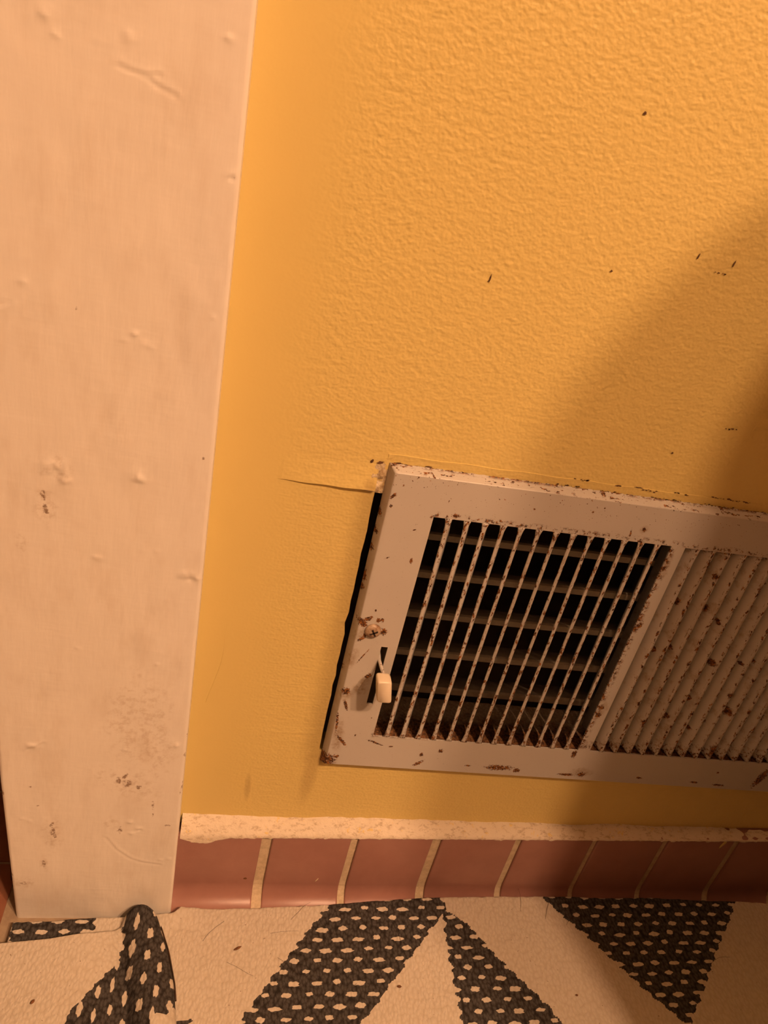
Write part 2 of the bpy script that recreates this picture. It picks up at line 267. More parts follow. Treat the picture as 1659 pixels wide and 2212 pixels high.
M_SCREW = simple('painted_rusty_screw', (0.22, 0.11, 0.05), (0.50, 0.37, 0.26), 4.0, 0.4, 0.25, 1.2)
M_SLOT = simple('screw_slot_dark', (0.02, 0.01, 0.005), (0.03, 0.015, 0.008), 2, 0.9)  # near-black bars stand in for the sunk cross
M_TILE = simple('pink_brown_glazed_tile', (0.335, 0.165, 0.135), (0.365, 0.183, 0.150), 18, 0.36, 0.05, 6)
M_GROUT = simple('cream_grout', (0.56, 0.45, 0.30), (0.68, 0.56, 0.40), 3, 0.85, 0.25, 1.0)
def caulk():
    n = N('dirty_white_caulk'); base = n.mix(n.noise(8, 3), (0.72, 0.62, 0.49), (0.80, 0.70, 0.56))
    base = n.mix(n.math('MULTIPLY', n.ramp(n.noise(3.0, 4, 0.8, stretch=(0.6, 1, 1)), 0.50, 0.66), 0.6), base, (0.36, 0.24, 0.12))
    base = n.mix(n.math('MULTIPLY', n.ramp(n.noise(5, 4, 0.7), 0.62, 0.66), 0.8), base, (0.78, 0.58, 0.20))
    return n.done(base, 0.6, n.bump(n.noise(3, 4, 0.65), 0.6))
M_CAULK = caulk()
def rug_cloth():
    n = N('woven_cotton_rug'); a = n.node('ShaderNodeAttribute', attribute_name='tint').outputs['Fac']
    v = n.node('ShaderNodeTexVoronoi', feature='F1', voronoi_dimensions='2D'); p = n.vec('MULTIPLY', n.pos, (1, 0.62, 0.6)); p = n.vec('ADD', p, n.vec('SCALE', n.noise(4, 2, color=True), scale=1.6)); n.put(v.inputs['Vector'], p); v.inputs['Scale'].default_value = 1/1.8
    cell = v.outputs['Distance']; fib = n.noise(0.55, 3, 0.7, stretch=(1.6, 0.5, 0.5))
    white = n.mix(n.ramp(cell, 0.15, 0.75), (0.66, 0.60, 0.515), (0.59, 0.525, 0.435)); white = n.mix(n.math('MULTIPLY', n.noise(20, 3), 0.25), white, (0.57, 0.49, 0.39))
    white = n.mix(n.math('MULTIPLY', n.ramp(n.noise(1.4, 1), 0.76, 0.78), 0.7), white, (0.16, 0.09, 0.05))
    dark = n.mix(n.ramp(n.math('ADD', n.math('MULTIPLY', cell, 0.5), n.math('MULTIPLY', fib, 0.7)), 0.35, 0.8), (0.085, 0.078, 0.075), (0.024, 0.021, 0.020))
    h = n.math('SUBTRACT', n.math('MULTIPLY', fib, 0.25), n.math('MULTIPLY', cell, 0.8))
    h = n.math('SUBTRACT', h, n.math('MULTIPLY', a, 0.12))
    return n.done(n.mix(n.ramp(a, 0.4, 0.6), white, dark), 0.9, n.bump(h, 0.8, 0.7), spec=0.15)
M_RUG = rug_cloth()
M_DOOR = simple('dark_brown_door_wood', (0.035, 0.018, 0.009), (0.05, 0.026, 0.012), 12, 0.5, stretch=(1, 1, 0.1))
M_FLOOR = simple('floor_grout', (0.35, 0.26, 0.18), (0.42, 0.32, 0.22), 6, 0.85)
M_FTILE = simple('red_brown_floor_tile', (0.30, 0.12, 0.07), (0.34, 0.145, 0.085), 15, 0.35)
M_WHITE = simple('ceiling_paint', (0.34, 0.31, 0.27), (0.38, 0.35, 0.31), 60, 0.7)
M_CASTER = simple('shadow_caster_brown', (0.12, 0.06, 0.025), (0.22, 0.12, 0.05), 9, 0.6, 2.0, 7)
M_CHROME = simple('brushed_nickel', (0.55, 0.52, 0.48), (0.62, 0.59, 0.55), 20, 0.3, metal=1.0)
M_HAIR = simple('dark_hair', (0.03, 0.018, 0.01), (0.06, 0.03, 0.016), 5, 0.5)
M_CRUMB = simple('brown_crumb', (0.10, 0.04, 0.015), (0.22, 0.09, 0.03), 2, 0.8)
M_SPECK = simple('rusty_dirt', (0.07, 0.03, 0.012), (0.16, 0.075, 0.03), 2.0, 0.9)
M_CRUD = simple('dirty_paint_lump', (0.36, 0.25, 0.13), (0.72, 0.60, 0.40), 3.0, 0.6, 0.5, 1.5)
def bulb_mat(i):
    n = N('warm_bulb_glow_%d' % i); n.put(n.b.inputs['Base Color'], (0.9, 0.8, 0.6, 1)); n.put(n.b.inputs['Emission Color'], (*BULB_COLOR, 1)); n.put(n.b.inputs['Emission Strength'], BULB_POWER[i]); return n.m

# ---------------------------------------------------------------- the room shell
XL, XR, YF, ZT = -1000, 1650, -1120, 2400
HOLE = [(67.6, 285.0), (69.6, 120.0), (357.0, 118.0), (357.0, 285.0)]        # cut-out behind the vent: TL, BL, BR, TR
wall_x0 = -86
outer = [(wall_x0, ZT), (wall_x0, 0), (XR, 0), (XR, ZT)]
edge = []                                                                      # left edge of the cut-out is torn a little
for i in range(25):
    t = i/24; edge.append((HOLE[0][0]+(HOLE[1][0]-HOLE[0][0])*t + (0 if i in (0, 24) else float(rng.normal(0, 0.16)) - (0.9 if i == 11 else 0)), HOLE[0][1]+(HOLE[1][1]-HOLE[0][1])*t))
V = [(x, 0, z) for x, z in outer] + [(x, 0, z) for x, z in edge] + [(x, 0, z) for x, z in HOLE[2:]]
k0 = 4; kb = 4+24; kr = kb+1; kt = kb+2
F = [[0, 1] + list(range(kb, k0-1, -1)), [1, 2, kr, kb], [2, 3, kt, kr], [3, 0, k0, kt]]
loop = list(range(k0, kt+1)); nb = len(V)
V += [(V[i][0], 14, V[i][2]) for i in loop]
for a in range(len(loop)):
    b = (a+1) % len(loop); F.append([loop[a], loop[b], nb+b, nb+a])
wall_back = mesh('wall_back', V, F, M_WALL, label='warm yellow painted wall with stippled roller texture around the vent', kind='structure')
def ridge(path, rise, prop, taper):
    """a thin edge of an old paint layer: proud along the path, feathering out over the height rise"""
    secs = []; n = len(path)
    for i, (x, z) in enumerate(path):
        e = min(1.0, i/(n*0.8))**0.7 if taper else 1.0
        secs.append([(x, 0.05, z), (x, -prop*e, z+0.1*np.sign(rise)), (x, -prop*0.45*e, z+rise*0.4), (x, 0.04, z+rise)])
    return mesh('paint_ridge', *loft(secs), M_WALL, wall_back)
rp = [(23.5+1.9*i, 284.9+0.35*math.sin(i*0.7)*0.4+0.03*i) for i in range(24)]
ridge(rp, 13.0, 1.9, True)
ridge([(24+1.9*i, 131.0+0.05*i) for i in range(23)], 6.0, 0.22, True)
ridge([(70+6*i, 304.0+0.25*math.sin(i*1.3)) for i in range(49)], -4.2, 0.3, False)
ridge([(9.5-0.1*i+2.2*math.sin(i*0.16), 205-2.2*i) for i in range(26)], 1.6, 0.2, True)
# specks, scuffs and rust stains stuck to the wall
V, F = [], []
for x, z, a, b, ang in WALL_MARKS:
    c, s_ = math.cos(math.radians(ang)), math.sin(math.radians(ang)); k = 7 if a < 2 else 16; n0 = len(V); ring = []
    if a < 2.5:
        for j in range(14):
            q = 2*math.pi*j/14; r = rng.uniform(0.6, 1.2); u_, w_ = a*r*math.cos(q), b*r*math.sin(q); ring.append((x+u_*c-w_*s_, -0.35, z+u_*s_+w_*c))
        V += ring; F.append(list(range(n0, n0+14)))
    else:                                                                      # a broken streak
        for j in range(int(a*2)):
            u_ = rng.uniform(-a, a); w_ = rng.normal(0, b*0.5); r = rng.uniform(0.15, 0.55); n0 = len(V)
            for q in range(7):
                rq = r*rng.uniform(0.5, 1.2); V.append((x+u_*c-w_*s_+1.7*rq*math.cos(q*0.9), -0.35, z+u_*s_+w_*c+0.7*rq*math.sin(q*0.9)))
            F.append(list(range(n0, n0+7)))
mesh('scuff_marks', V, F, M_SPECK, wall_back, kind='stuff')
# crusted paint lump in the corner above the gap
u = np.linspace(0, 1, 15); Uq, Vq = np.meshgrid(u, u)
PX = 62.0+Uq*10.0; PZ = 284.0+Vq*15.5
hump = np.clip(np.sin(np.pi*Uq)*np.sin(np.pi*Vq), 0, 1)**0.6*(0.9+2.2*smooth_noise(PX, PZ, 2.2, 3)) * sstep(0.0, 0.35, Uq-0.45*Vq+0.2)
grid('paint_lump', np.stack([PX, 0.1-np.maximum(hump, 0)*1.1, PZ], -1), M_CRUD, wall_back)
v, f = boxvf(-960, -845, 0, 100, 0, ZT); 
mesh('wall_left', *boxvf(XL-60, XL, YF, 140, 0, ZT), M_WALL_FAR, label='dark side wall left of the doorway', kind='structure')
mesh('wall_back_left', *boxvf(XL, -850, 0, 60, 0, ZT), M_WALL_FAR, label='dark wall on the far side of the doorway', kind='structure')
mesh('wall_right', *boxvf(XR, XR+60, YF, 60, 0, ZT), M_WALL_FAR, label='dark side wall to the right of the vent', kind='structure')
mesh('wall_front', *boxvf(XL, XR, YF-60, YF, 0, ZT), M_WALL_FAR, label='dark wall opposite the vent, behind the camera', kind='structure')
mesh('ceiling', *boxvf(XL, XR, YF, 140, ZT, ZT+60), M_WHITE, label='dim grey bathroom ceiling', kind='structure')
floor = mesh('floor', *boxvf(XL, XR, YF, 140, -40, 0), M_FLOOR, label='bathroom floor of red brown tiles with grout', kind='structure')
tv, tf = boxvf(-24.4, 24.4, -24.4, 24.4, 0, 1.2); tile_me = None
for i in range(4):
    for j in range(5):
        cx, cy = -268+51*i, 88-51*j
        if tile_me is None:
            o = mesh('floor_tile', [(a+cx, b+cy, c+0.05) for a, b, c in tv], tf, M_FTILE, floor)
            me = o.data; me.transform(Matrix.Translation((-cx*MM, -cy*MM, 0))); o.location = (cx*MM, cy*MM, 0); tile_me = me
        else:
            o = bpy.data.objects.new('floor_tile', tile_me); COL.objects.link(o); o.parent = floor; o.location = (cx*MM, cy*MM, 0)
door = mesh('door_1', *boxvf(-845, -92, 70, 105, 4, 2040), M_DOOR, label='dark brown door set back beside the casing', kind='structure')
mesh('jamb', *boxvf(-92, -86, 0, 105, 0, 2060), M_DOOR, door); mesh('jamb', *boxvf(-851, -845, 0, 105, 0, 2060), M_DOOR, door); mesh('head', *boxvf(-850, -86, 0, 105, 2045, ZT), M_DOOR, door)

# ---------------------------------------------------------------- the painted door casing on the left
def casing():
    zs = np.r_[np.arange(0, 470, 0.8), np.linspace(475, 2090, 30)]
    right = np.where(zs < 500, 0.5-6.9*zs/450, 0.5-6.9*500/450); left = np.where(zs < 110, -83.3-0.045*zs, -88.3+(right-right[0])+1.7)
    fr = np.r_[np.linspace(0, 1, 108)]
    X = left[:, None]+(right-left)[:, None]*fr[None]; Z = np.repeat(zs[:, None], len(fr), 1); Y = np.full_like(X, -22.0)
    d = 0.25*smooth_noise(X, Z, 14, 1)+0.22*smooth_noise(X+50, Z*0.35, 5, 2)
    for k, (bx, bz, r) in enumerate(BOARD_BUMPS):
        q = ((X-bx)**2+((Z-bz)*1.25)**2)/r**2; d = d+0.33*r**0.5*np.exp(-q*1.6)*(1+1.5*smooth_noise(X, Z, 1.6, 20+k))
        if k in (0, 6, 9, 14): d = d-0.6*np.exp(-(((X-bx-0.4)**2+(Z-bz+r*0.5)**2)/(r*0.45)**2))
    for g in BOARD_GROOVES[:4]+BOARD_GROOVES[5:]:
        best = np.full_like(X, 99.0); side = np.zeros_like(X)
        for (ax, az), (bx, bz) in zip(g, g[1:]):
            t = np.clip(((X-ax)*(bx-ax)+(Z-az)*(bz-az))/((bx-ax)**2+(bz-az)**2), 0, 1); dd = np.hypot(X-ax-t*(bx-ax), Z-az-t*(bz-az))
            s = np.sign((bx-ax)*(Z-az)-(bz-az)*(X-ax)); side = np.where(dd < best, s, side); best = np.minimum(best, dd)
        d = d-0.22*np.exp(-(best/0.6)**2)+0.15*np.exp(-((best-1.3)/0.9)**2)*(side > 0)
    er = np.minimum(fr[None]*(right-left)[:, None], (1-fr[None])*(right-left)[:, None]); d = d*sstep(0, 2.5, er)
    Y = Y-d+0.9*(1-np.sqrt(np.clip(1-(1-np.clip(er/1.2, 0, 1))**2, 0, 1)))
    o = grid('trim_1', np.stack([X, Y, Z], -1), M_CASING, label='wide white painted door casing board left of the yellow wall', kind='structure')
    paint(o, mark=BOARD_MARKS, stain=BOARD_STAINS)
    for s, c in ((0, 0), (1, -1)):
        P = np.stack([np.stack([X[:, c], Y[:, c], Z[:, c]], -1), np.stack([X[:, c], np.full(len(zs), 0.5), Z[:, c]], -1)], 1)
        if s == 0: P = P[:, ::-1]
        grid('casing_edge', P, M_CASING, o)
casing()

# ---------------------------------------------------------------- tiled base along the wall
SL = 0.0297                                                                     # the old base climbs slightly to the right
ztop = lambda x: 57.0+SL*x
JOINT = [(-2.0, 1.0), (49.8, 6.0), (101.5, 4.5), (152.0, 5.6), (204.3, 4.2), (255.5, 3.5), (304.8, 3.9), (356.5, 4.6), (407.8, 4.2), (459.0, 4.2), (510.5, 4.0)]
def profile(top, face=-9.0, inset=0.0):
    p = [(0.5, top-inset), (face+1.2, top-inset), (face+0.35+inset, top-0.35-inset), (face+inset, top-1.3-inset)]
    for a in np.linspace(0, 1, 7): p.append((face+inset-12.5*(1-math.cos(a*math.pi/2)), 15.5-12.5*math.sin(a*math.pi/2)))
    return p + [(face-12.5+inset, 0.5), (0.5, 0.5)]
secs = []
for x in np.linspace(0.6, 610, 60):
    secs.append([(x, y+1.1, z-0.8 if z > 20 else z) for y, z in profile(ztop(x), -8.6)])
base = mesh('baseboard_back', *loft(secs), M_GROUT, label='base of pink brown cove tiles with cream grout under the vent', kind='structure')
for i in range(len(JOINT)-1):
    a = JOINT[i][0]+JOINT[i][1]/2; b = JOINT[i+1][0]-JOINT[i+1][1]/2; tw = float(rng.normal(0, 0.25))
    secs = []
    for x, ins in ((a, 0.9), (a+0.35, 0.3), (a+1.0, 0.0), ((a+b)/2, -0.05), (b-1.0, 0.0), (b-0.35, 0.3), (b, 0.9)):
        secs.append([(x, min(y+ins*0.8, 0.5), z-(ins*0.6 if z > 30 else 0)) for y, z in profile(ztop(x)+tw*0.4, -9.0)])
    mesh('tile', *loft(secs), M_TILE, base, True)
xs = np.arange(0.6, 612, 1.1); rows = []
lowz = 0.9*smooth_noise(xs, 0*xs, 5, 7)+1.0*smooth_noise(xs, 0*xs, 1.7, 8); upz = 1.8*smooth_noise(xs, 0*xs, 30, 9)+0.8*smooth_noise(xs, 0*xs, 4, 10)
smear = 4.5*np.exp(-((xs-12)/16)**2)*np.abs(np.sin(xs*0.09+0.4))
zu = 63.6+0.0115*xs+upz
for t in np.linspace(0, 1, 8):
    y = -9.35*(1-t)**1.0*1.0+0.0*t; z = (ztop(xs)-0.4+lowz*0.6-smear*0)*(1-t)+zu*t
    rows.append(np.stack([xs, np.full_like(xs, y)-0.25*np.sin(np.pi*t)+0.3*smooth_noise(xs, 0*xs+t*9, 3, 11), z+0.7*math.sin(math.pi*t)], -1))
skirt = rows[0].copy(); skirt[:, 2] -= 0.8+np.abs(lowz)*1.2+smear; skirt[:, 1] = -9.42; rows.insert(0, skirt)
rows[-1][:, 1] = 0.15
grid('caulk', np.stack(rows), M_CAULK, base)

def blob(name, x, z, a, b, ang, y, mat, parent, n=12, dome=0.25):
    c, s_ = math.cos(math.radians(ang)), math.sin(math.radians(ang)); ring, mid = [], []
    for j in range(n):
        q = 2*math.pi*j/n; r = rng.uniform(0.8, 1.15)
        for L, k, d in ((ring, 1.0, 0.0), (mid, 0.6, dome)): u_, w_ = a*r*k*math.cos(q), b*r*k*math.sin(q); L.append((x+u_*c-w_*s_, y-d, z+u_*s_+w_*c))
    mesh(name, *loft([ring, mid]), mat, parent, True)
blob('paint_drip', 346.5, 63.0, 4.2, 1.3, 72, -9.05, M_WALL, base)
blob('speck', 41.5, 19.5, 1.0, 0.9, 0, -9.05, M_CRUMB, base)
blob('chip', 84.5, 19.0, 2.1, 0.5, 60, -9.1, M_GROUT, base)
# ---------------------------------------------------------------- the wall vent
vent = empty('wall_vent', (220, 0, 113), label='white rusty metal air vent with lever set into yellow wall', cat='vent')
YP = -5.0                                                                      # front face of the plate
warp = lambda x, z: z-0.0225*(x-71)*(300.0-z)/186.6                            # the old plate sags towards the lower right
X0, X1, Z1, Z0 = 71.2, 373.0, 299.8, 113.0
PITCH_F = 8.94; NS = 14; SLW = 5.6
S1, S2 = 96.0, 225.7; SW = PITCH_F*(NS-1)+6.0
ST, SB = 277.9, 138.7
LV = (87.7, 91.1, 161.6, 200.4)
xb = sorted({74.0, 370.0, S1, S1+SW, S2, S2+SW, LV[0], LV[1]}); zb = sorted({Z0+2.6, Z1-2.6, SB, ST, LV[2], LV[3]})
holes = [(S1, S1+SW, SB, ST), (S2, S2+SW, SB, ST), LV]
def inhole(x, z): return any(a < x < b and c < z < d for a, b, c, d in holes)
V, F, idx = [], [], {}
def vid(x, y, z):
    k = (round(x, 3), round(y, 3), round(z, 3))
    if k not in idx: idx[k] = len(V); V.append((x, y, warp(x, z)))
    return idx[k]
TH = 0.9
cells = [(a, b, c, d) for a, b in zip(xb, xb[1:]) for c, d in zip(zb, zb[1:]) if not inhole((a+b)/2, (c+d)/2)]
def fine(q, step=0.5):
    out = []
    for a, b in zip(q, q[1:]): out += list(np.linspace(a, b, max(2, int((b-a)/step)+1))[:-1])
    return out+[q[-1]]
xb0, zb0 = xb, zb; xb, zb = fine(xb), fine(zb)                                  # fine enough to carry the rust marks
cells = [(a, b, c, d) for a, b in zip(xb, xb[1:]) for c, d in zip(zb, zb[1:]) if not inhole((a+b)/2, (c+d)/2)]
for a, b, c, d in cells: F.append([vid(a, YP, c), vid(b, YP, c), vid(b, YP, d), vid(a, YP, d)])
for ha, hb, hc, hd in holes:                                                    # the sheet's thickness inside the openings
    xx = [q for q in xb if ha <= q <= hb]; zz = [q for q in zb if hc <= q <= hd]
    for p, q in zip(xx, xx[1:]):
        F.append([vid(p, YP, hc), vid(p, YP+TH, hc), vid(q, YP+TH, hc), vid(q, YP, hc)]); F.append([vid(q, YP, hd), vid(q, YP+TH, hd), vid(p, YP+TH, hd), vid(p, YP, hd)])
    for p, q in zip(zz, zz[1:]):
        F.append([vid(ha, YP, q), vid(ha, YP+TH, q), vid(ha, YP+TH, p), vid(ha, YP, p)]); F.append([vid(hb, YP, p), vid(hb, YP+TH, p), vid(hb, YP+TH, q), vid(hb, YP, q)])
paint(mesh('face_plate', V, F, M_PLATE, vent), mark=PLATE_RUST, stain=PLATE_STAIN)
# rolled flange around the plate
def flange():
    ring = []
    def rect(x0, x1, z0, z1, y, n=260):
        p = []
        for t in np.linspace(0, 1, n, endpoint=False): p.append((x0+(x1-x0)*t, z1))
        for t in np.linspace(0, 1, n, endpoint=False): p.append((x1, z1+(z0-z1)*t))
        for t in np.linspace(0, 1, n, endpoint=False): p.append((x1+(x0-x1)*t, z0))
        for t in np.linspace(0, 1, n, endpoint=False): p.append((x0, z0+(z1-z0)*t))
        return [(a, y, warp(a, b)) for a, b in p]
    x0, x1, z0, z1 = xb[0], xb[-1], zb[0], zb[-1]
    for e, y in ((0, YP), (0.25, YP+0.04), (0.55, YP+0.35), (2.45, -0.9), (2.6, -0.5), (2.7, -0.15)):
        w = rect(x0-e*1.03, x1+e, z0-e, z1+e, y)
        if y > -1.2: w = [(a, b, c+0.25*math.sin(a*1.9)*math.sin(a*0.7)) for a, b, c in w]
        ring.append(w)
    v, f = loft(ring, caps=False)
    paint(mesh('flange', v, [tuple(reversed(q)) for q in f], M_PLATE, vent, True), mark=PLATE_RUST, stain=PLATE_STAIN)
flange()
# fins: the left bank leans right going in (seen on edge), the right bank leans left (seen on the flat)
def fin(c, ang, deep, zlo, zhi, seed, flare=1.0):
    zs = [zlo, zlo+1.4, zlo+3.6, zlo+8, (zlo+zhi)/2, zhi-8, zhi-3.6, zhi-1.4, zhi]
    ws = [4.1, 3.1, 2.3, 2.0, 1.9, 2.0, 2.3, 3.1, 4.1]; ds = [0.15, 0.45, 0.8, 1, 1, 1, 0.8, 0.45, 0.15]
    if flare < 1: ws = [2.4, 2.2, 2.0, 1.9, 1.8, 1.9, 2.0, 2.2, 2.6]; ds = [0.05, 0.25, 0.6, 1, 1, 1, 0.8, 0.45, 0.15]
    secs = []; ta = math.tan(ang); j = random.Random(seed)
    for z, w, d in zip(zs, ws, ds):
        dp = deep*d; ox = dp*ta; bow = j.uniform(-0.18, 0.18) if 0.9 < d else 0
        xl, xr = c-w/2+bow, c+w/2+bow; y0 = YP+0.02
        secs.append([(xl, y0+0.25, z), (xl+0.25*w, y0, z), (xr-0.25*w, y0, z), (xr, y0+0.25, z), (c+0.55+ox, y0+dp, z), (c-0.35+ox, y0+dp, z)])
    secs = [[(x, y, warp(x, z)) for x, y, z in s] for s in secs]
    return mesh('fin', *loft(secs), M_FIN, vent, True)
for k in range(NS-1):
    fin(S1+6.0+1.47+PITCH_F*k, math.radians(27), 9.0, SB-0.1, ST+0.1, k)
for k in range(NS-1):
    fin(S2+6.0+1.47+PITCH_F*k, math.radians(-38), 13.0, SB-0.1, ST+0.1, 40+k, 0.5)
fin(S2+SW+0.2, math.radians(-38), 13.0, SB-0.1, ST+0.1, 77, 0.5)
# sheet metal box behind the plate, its floor caked with rust, and the damper blades
def panel(name, quad, mat, th):
    a, b, c, d = [Vector(q) for q in quad]; n = (b-a).cross(d-a).normalized()*th
    v = [a, b, c, d, a-n, b-n, c-n, d-n]
    return mesh(name, [tuple(q) for q in v], [(0, 1, 2, 3), (7, 6, 5, 4), (0, 4, 5, 1), (1, 5, 6, 2), (2, 6, 7, 3), (3, 7, 4, 0)], mat, vent)
bx0, bx1 = 94.6, 350.0
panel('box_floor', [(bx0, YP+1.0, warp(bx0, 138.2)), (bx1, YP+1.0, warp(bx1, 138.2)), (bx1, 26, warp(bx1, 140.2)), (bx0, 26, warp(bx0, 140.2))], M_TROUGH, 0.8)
panel('box_top', [(bx0, 26, 279.0), (bx1, 26, 279.0), (bx1, YP+1.0, 279.0), (bx0, YP+1.0, 279.0)], M_DUCT, 0.8)
panel('box_side', [(bx0, YP+1.0, 139), (bx0, 26, 139), (bx0, 26, 279), (bx0, YP+1.0, 279)], M_DUCT, 0.8)
panel('box_side', [(bx1, YP+1.0, 279), (bx1, 26, 279), (bx1, 26, 134), (bx1, YP+1.0, 134)], M_DUCT, 0.8)
for k, zc in enumerate((250.0, 226.5, 200.5, 174.0, 147.5)):
    sl = 0.50; yb = 26.0; q = []
    secs = []
    for x in (bx0+1.0, bx1-1.0):
        w = warp(x, zc)
        secs.append([(x, yb-1.2, w+1.6), (x, yb+0.2, w+2.1), (x, yb+14, w+2.0-14*sl), (x, yb+25, w+1.6-25*sl), (x, yb+25, w+0.6-25*sl), (x, yb+12, w-1.2-12*sl), (x, yb-1.2, w-1.9)])
    mesh('damper_blade', *loft(secs), M_BLADE, vent)
# dark duct going back into the wall
dv, df = boxvf(62, 362, 14.5, 260, 108, 292)
mesh('duct', dv, [q for i, q in enumerate(df) if i != 2], M_DUCT, vent)
# screw
def screw():
    sx, sz, R = 81.3, 210.0, 4.2; secs = []
    for r, y in ((R, YP+0.05), (R*0.97, YP-0.7), (R*0.85, YP-1.3), (R*0.6, YP-1.85), (R*0.3, YP-2.15), (0.15, YP-2.2)):
        secs.append([(sx+r*math.cos(a), y, warp(sx, sz)+r*math.sin(a)) for a in np.linspace(0, 2*math.pi, 20, endpoint=False)])
    o = mesh('screw', *loft(secs), M_SCREW, vent, True, label='rusty cross-head screw')
    for a in (0.5, 0.5+math.pi/2):
        c, s = math.cos(a), math.sin(a); q = []
        for l, w in ((-2.1, -0.42), (2.1, -0.42), (2.1, 0.42), (-2.1, 0.42)): q.append((sx+0.3+l*c-w*s, warp(sx, sz)+l*s+w*c))
        v = [(x, YP-2.32, z) for x, z in q]+[(x, YP-1.0, z) for x, z in q]
        mesh('screw_slot', v, [(0, 1, 2, 3), (7, 6, 5, 4), (0, 4, 5, 1), (1, 5, 6, 2), (2, 6, 7, 3), (3, 7, 4, 0)], M_SLOT, o)
screw()
# damper lever: a bent flat rod through the slot with a plastic cap
lev = mesh('lever_rod', *tube([(89.0, 24, 196), (88.6, 2, 193.0), (88.5, -5, 191.2), (89.6, -10, 189.6), (91.0, -14, 187.5), (91.3, -16, 184)], [1.0, 1.0, 0.95, 0.9, 0.9, 0.9], 6), M_FIN, vent, True)
def knob():
    cx, cz, w, h = 91.3, 182.6, 7.6, 13.4; secs = []
    tilt = 0.115                                                               # leans against the slot's direction
    for y, s in ((-11.6, 0.80), (-12.2, 0.93), (-13.2, 1.0), (-17.6, 1.0), (-18.6, 0.94), (-19.1, 0.82)):
        ring = []; r = 1.3
        for (qx, qz, a0) in ((1, 1, 0), (-1, 1, 90), (-1, -1, 180), (1, -1, 270)):
            for a in (0, 30, 60, 90):
                an = math.radians(a0+a); x = qx*(w/2-r)+r*math.cos(an); z = qz*(h/2-r)+r*math.sin(an)
                x *= s if s > 0.9 else 1-(1-s)*0.9; z *= 1-(1-s)*0.45
                ring.append((cx+x-z*0.19, y+z*0.05, cz+z))
        secs.append(ring)
    secs = [[(x, y, z) for x, y, z in s] for s in secs]
    mesh('knob', *loft(secs), M_PLASTIC, lev, True, label='ivory plastic lever cap')
knob()

# ---------------------------------------------------------------- the rug
def dots(X, Y, px, py, rx, ry, seed, off=0.0):
    row = np.floor(Y/py); r1 = np.random.default_rng(seed).random(512); r2 = np.random.default_rng(seed+1).random((512, 512)); ri = row.astype(int) % 512
    xs = X/px+0.5*(row % 2)+(r1[ri]-0.5)*0.25+off; ci = np.floor(xs); jit = r2[ri, ci.astype(int) % 512]; jit2 = r2[ci.astype(int) % 512, ri]
    dx = (xs-ci-0.5)*px+(jit-0.5)*1.6; dy = (Y/py-row-0.5)*py+(jit2-0.5)*1.2
    sx = rx*(0.72+0.55*jit2); sy = ry*(0.8+0.45*jit)
    ang = np.arctan2(dy/sy, dx/sx); wob = 1+0.10*np.sin(4*ang+jit*20)+0.10*np.sin(7*ang+jit2*30)
    q = np.sqrt((dx/sx)**2+(dy/sy)**2)/wob
    return np.clip((1-q)*min(rx, ry)*1.2+0.5, 0, 1)
def inpoly(X, Y, poly):
    ins = np.zeros(X.shape, bool); n = len(poly)
    for i in range(n):
        (x0, y0), (x1, y1) = poly[i], poly[(i+1) % n]
        c = ((y0 > Y) != (y1 > Y)); xi = (x1-x0)*(Y-y0)/((y1-y0) if y1 != y0 else 1e-9)+x0; ins ^= c & (X < xi)
    return ins
PY = 6.15
SHAPES = [[(99.5, -10), (163, -10), (167, -21.8), (106.3, -86.5), (60, -136), (-15, -146), (40.3, -84.1)],
          [(163.5, -22.5), (176.5, -30.5), (221.9, -91), (262, -145), (160.5, -145), (162.8, -88.7)],
          [(227, -8), (377, -8), (372.3, -18.5), (299.5, -93), (295, -93)],
          [(4, -82), (10.9, -81.5), (17.5, -80.5), (17, -88), (22, -120), (0, -120)],
          [(-83, -20), (-42, -20), (-39.5, -32.3), (-45, -40), (-83, -46)],
          [(400, -80), (460, -20), (520, -20), (440, -120), (380, -150)], [(300, -190), (380, -260), (240, -260)], [(60, -200), (160, -200), (110, -300)]]
def rug_tint(X, Y):
    rowph = Y/PY*2*np.pi
    JX = X+0.75*np.sin(rowph)+2.2*smooth_noise(X*0.3, Y, 2.6, 31)+0.9*smooth_noise(X, Y, 1.3, 32); JY = Y+0.9*smooth_noise(X, Y*0.4, 2.4, 33)
    m = np.zeros(X.shape, bool)
    for s in SHAPES: m |= inpoly(JX, JY, s)
    return m*(1-dots(X, Y, 12.0, PY, 3.0, 1.25, 5))
EX = [-83, -64, -42, -5, 2.5, 6, 51, 102, 149, 200, 254, 308, 372, 396, 620]; EY = [-28, -27, -24.9, -24.2, -23.6, -20, -19.3, -17.5, -13.9, -13.8, -14.2, -15.3, -18.5, -20.4, -26]
def rug_height(X, Y, V_):
    h = 6.6+0.03*np.clip(X, 0, 400)*(1-sstep(110, 210, V_))*(1-sstep(398, 432, X))
    h = h+2.6*np.exp(-((X-2)/14)**2)*(1-sstep(0, 14, V_)) + 0.9*smooth_noise(X, Y, 46, 41)+0.5*smooth_noise(X, Y, 13, 42)
    h = h+1.1*(1-sstep(0, 40, V_))*smooth_noise(X, 0*Y, 35, 43)
    return h
rug = empty('woven_rug', (150, -200, 1.0), label='cream flat-woven rug with black dotted triangles, folded at the casing', cat='rug')
xs = np.r_[np.arange(-83, 425, 0.7), np.linspace(428, 620, 60)]; vsx = np.r_[np.arange(0, 88, 0.7), np.linspace(89, 480, 120)]
X, Vv = np.meshgrid(xs, vsx); eb = np.clip(Vv/90, 0, 1); ed = np.interp(X, EX, EY)+0.5*smooth_noise(X, 0*X, 3, 44)
Y = ed*(1-eb)+(-20)*eb-Vv
